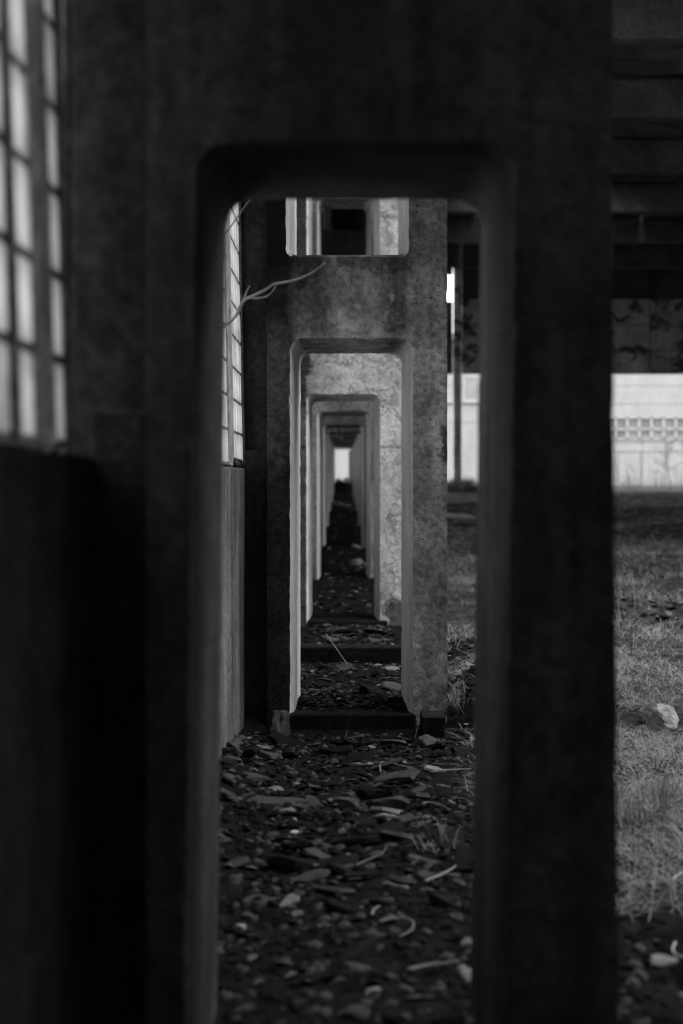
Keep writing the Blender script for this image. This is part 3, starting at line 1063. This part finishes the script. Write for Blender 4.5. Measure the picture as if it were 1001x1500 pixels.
def on_ground(px, py):
    return lay([(px, py)], 0)[0]


for px, py, n, L, lab in ((634, 1246, 26, .1, 'small pale straw tuft on the passage floor by the black post'),
                          (655, 1240, 22, .14, 'flattened straw tuft touching the black right-hand post'),
                          (925, 1215, 60, .26, 'arching grass tuft close right of the black post'),
                          (968, 1205, 80, .34, 'tallest grass tuft at the right edge below the pale boulder'),
                          (905, 1195, 30, .22, 'thin bent grass tuft at the edge of the black post'),
                          (990, 1175, 40, .2, 'low grass tuft at the extreme right edge'),
                          (577, 968, 60, .16, 'grass tuft growing by the right leg inside the passage'),
                          (668, 1012, 70, .22, 'grass tuft overhanging the dark clods right of the sharp column'),
                          (915, 918, 40, .35, 'bright dry tuft leaning over the dark rubble band'),
                          (935, 910, 40, .4, 'second bright tuft leaning over the dark rubble band')):
    p = on_ground(px, py)
    tuft(p.x, p.y, n, L, .004 if p.y < 12 else .007, lab)

# ------------------------------------------------------------------ dry weeds and shrubs
def weed(base, h, r, mat, label, name='dry_weed', cat='plant', group=None, nb=7, seed=0, spread=.5, fork=1):
    rr = random.Random(seed)
    b = MB()
    lean = Vector((rr.uniform(-.2, .2), rr.uniform(-.1, .1), 1)).normalized()
    top = lean * h
    b.tube([Vector((0, 0, -.05)), lean * h * .5 + Vector((rr.uniform(-.03, .03) * h, 0, 0)), top], [r, r * .8, r * .4], 4)
    for k in range(nb):
        t = rr.uniform(.2, .95)
        s = lean * h * t
        a = rr.uniform(0, 6.28)
        l = h * rr.uniform(.15, .4) * spread * 2 * (1.1 - t * .6)
        e = s + Vector((math.cos(a) * l, math.sin(a) * l * .6, l * rr.uniform(.3, 1)))
        mid = (s + e) / 2 + Vector((0, 0, -.06 * l))
        b.tube([s, mid, e], [r * .7, r * .6, r * .3], 4)
        for _ in range(fork):
            f = mid.lerp(e, rr.random())
            a2 = a + rr.uniform(-1, 1)
            b.tube([f, f + Vector((math.cos(a2), math.sin(a2) * .6, rr.uniform(.1, .9))) * l * .5], [r * .5, r * .25], 3)
    return tag(link(name, b.mesh(name, M[mat], False), None, base), label, cat, group)


wi = 0
for px, d, h, mat, nb, labl in ((907, 66, 2.3, 'grey_stem', 5, 'slim grey weed before the first joint of the white wall, next to the black post'),
                                (916, 70, 1.2, 'grey_stem', 6, None), (924, 67, .9, 'grey_stem', 6, None), (930, 72, 1.1, 'grey_stem', 6, None),
                                (939, 68, 2.4, 'grey_stem', 4, 'straight thin weed before the second joint of the white wall'),
                                (950, 70, .9, 'grey_stem', 6, None), (962, 66, 1.0, 'grey_stem', 7, None),
                                (984, 65, 2.6, 'dark_stem', 10, 'dark forked bare bush leaning before the white wall at right'),
                                (976, 69, 2.2, 'grey_stem', 12, 'spreading grey bush behind the dark forked one'),
                                (1000, 68, 3.0, 'grey_stem', 14, 'tall grey bare bush at the right edge of the white wall'),
                                (897, 69, 1.4, 'grey_stem', 7, None), (970, 73, .8, 'grey_stem', 6, None), (992, 72, 1.2, 'grey_stem', 8, None)):
    wi += 1
    xx = (px - 503) * d / F
    lab = labl or 'low grey weed among those fringing the foot of the white wall'
    weed((xx, d, gz(xx, d)), h, (.014 if mat == 'grey_stem' else .02), mat, lab, 'dry_weed', 'plant', None if labl else 'low weeds along the white wall', nb, wi, .55, 2)
p = at(985, 888, 16.3)
weed((p.x, 16.3, gz(p.x, 16.3)), .30, .0045, 'dark_stem', 'small black bare twig plant behind the dark rubble band at right', 'dead_plant', 'plant', None, 9, 31, .9, 2)
p = at(906, 762, 40)
weed((p.x, 40, gz(p.x, 40) - .02), .5, .012, 'dark_stem', 'short dark stake standing in the hall by the black post', 'stake', 'stake', None, 0, 3, 0, 0)
p = at(926, 965, 12.0)
weed((p.x, 12.0, gz(p.x, 12.0)), .32, .003, 'dark_stem', 'thin dark stem in the grass left of the pale boulder', 'dead_plant', 'plant', None, 1, 9, .2, 0)
for px, d, h, lab, k in ((672, 58, .75, 'pale fuzzy bush at the foot of the far hall post', 1), (690, 57, .8, 'pale fuzzy bush just right of the far hall post', 2),
                         (658, 59, .5, 'low pale bush left of the far hall post', 3)):
    xx = (px - 503) * d / F
    q = MB(); blades(q, xx, d, 420, .22, h, .02, (.4, 1.5), gr)
    z = gz(xx, d)
    q.v = [(a - xx, b - d, c - z) for a, b, c in q.v]
    tag(link('dry_bush', q.mesh('dry_bush', M['straw'], False), None, (xx, d, z)), lab, 'bush')

q = MB()
for _ in range(420):
    y = gr.uniform(64, 78)
    x = gr.uniform(.165, .26) * y if gr.random() < .8 else gr.uniform(.06, .165) * y
    blades(q, x, y, 2, .12, gr.choice((.3, .5, .9)), .016, (.9, 1.5), gr)
tag(link('dead_reeds', q.mesh('dead_reeds', M['grey_stem'], False)), 'fringe of dead grey stalks along the foot of the white building', 'reeds', None, 'stuff')
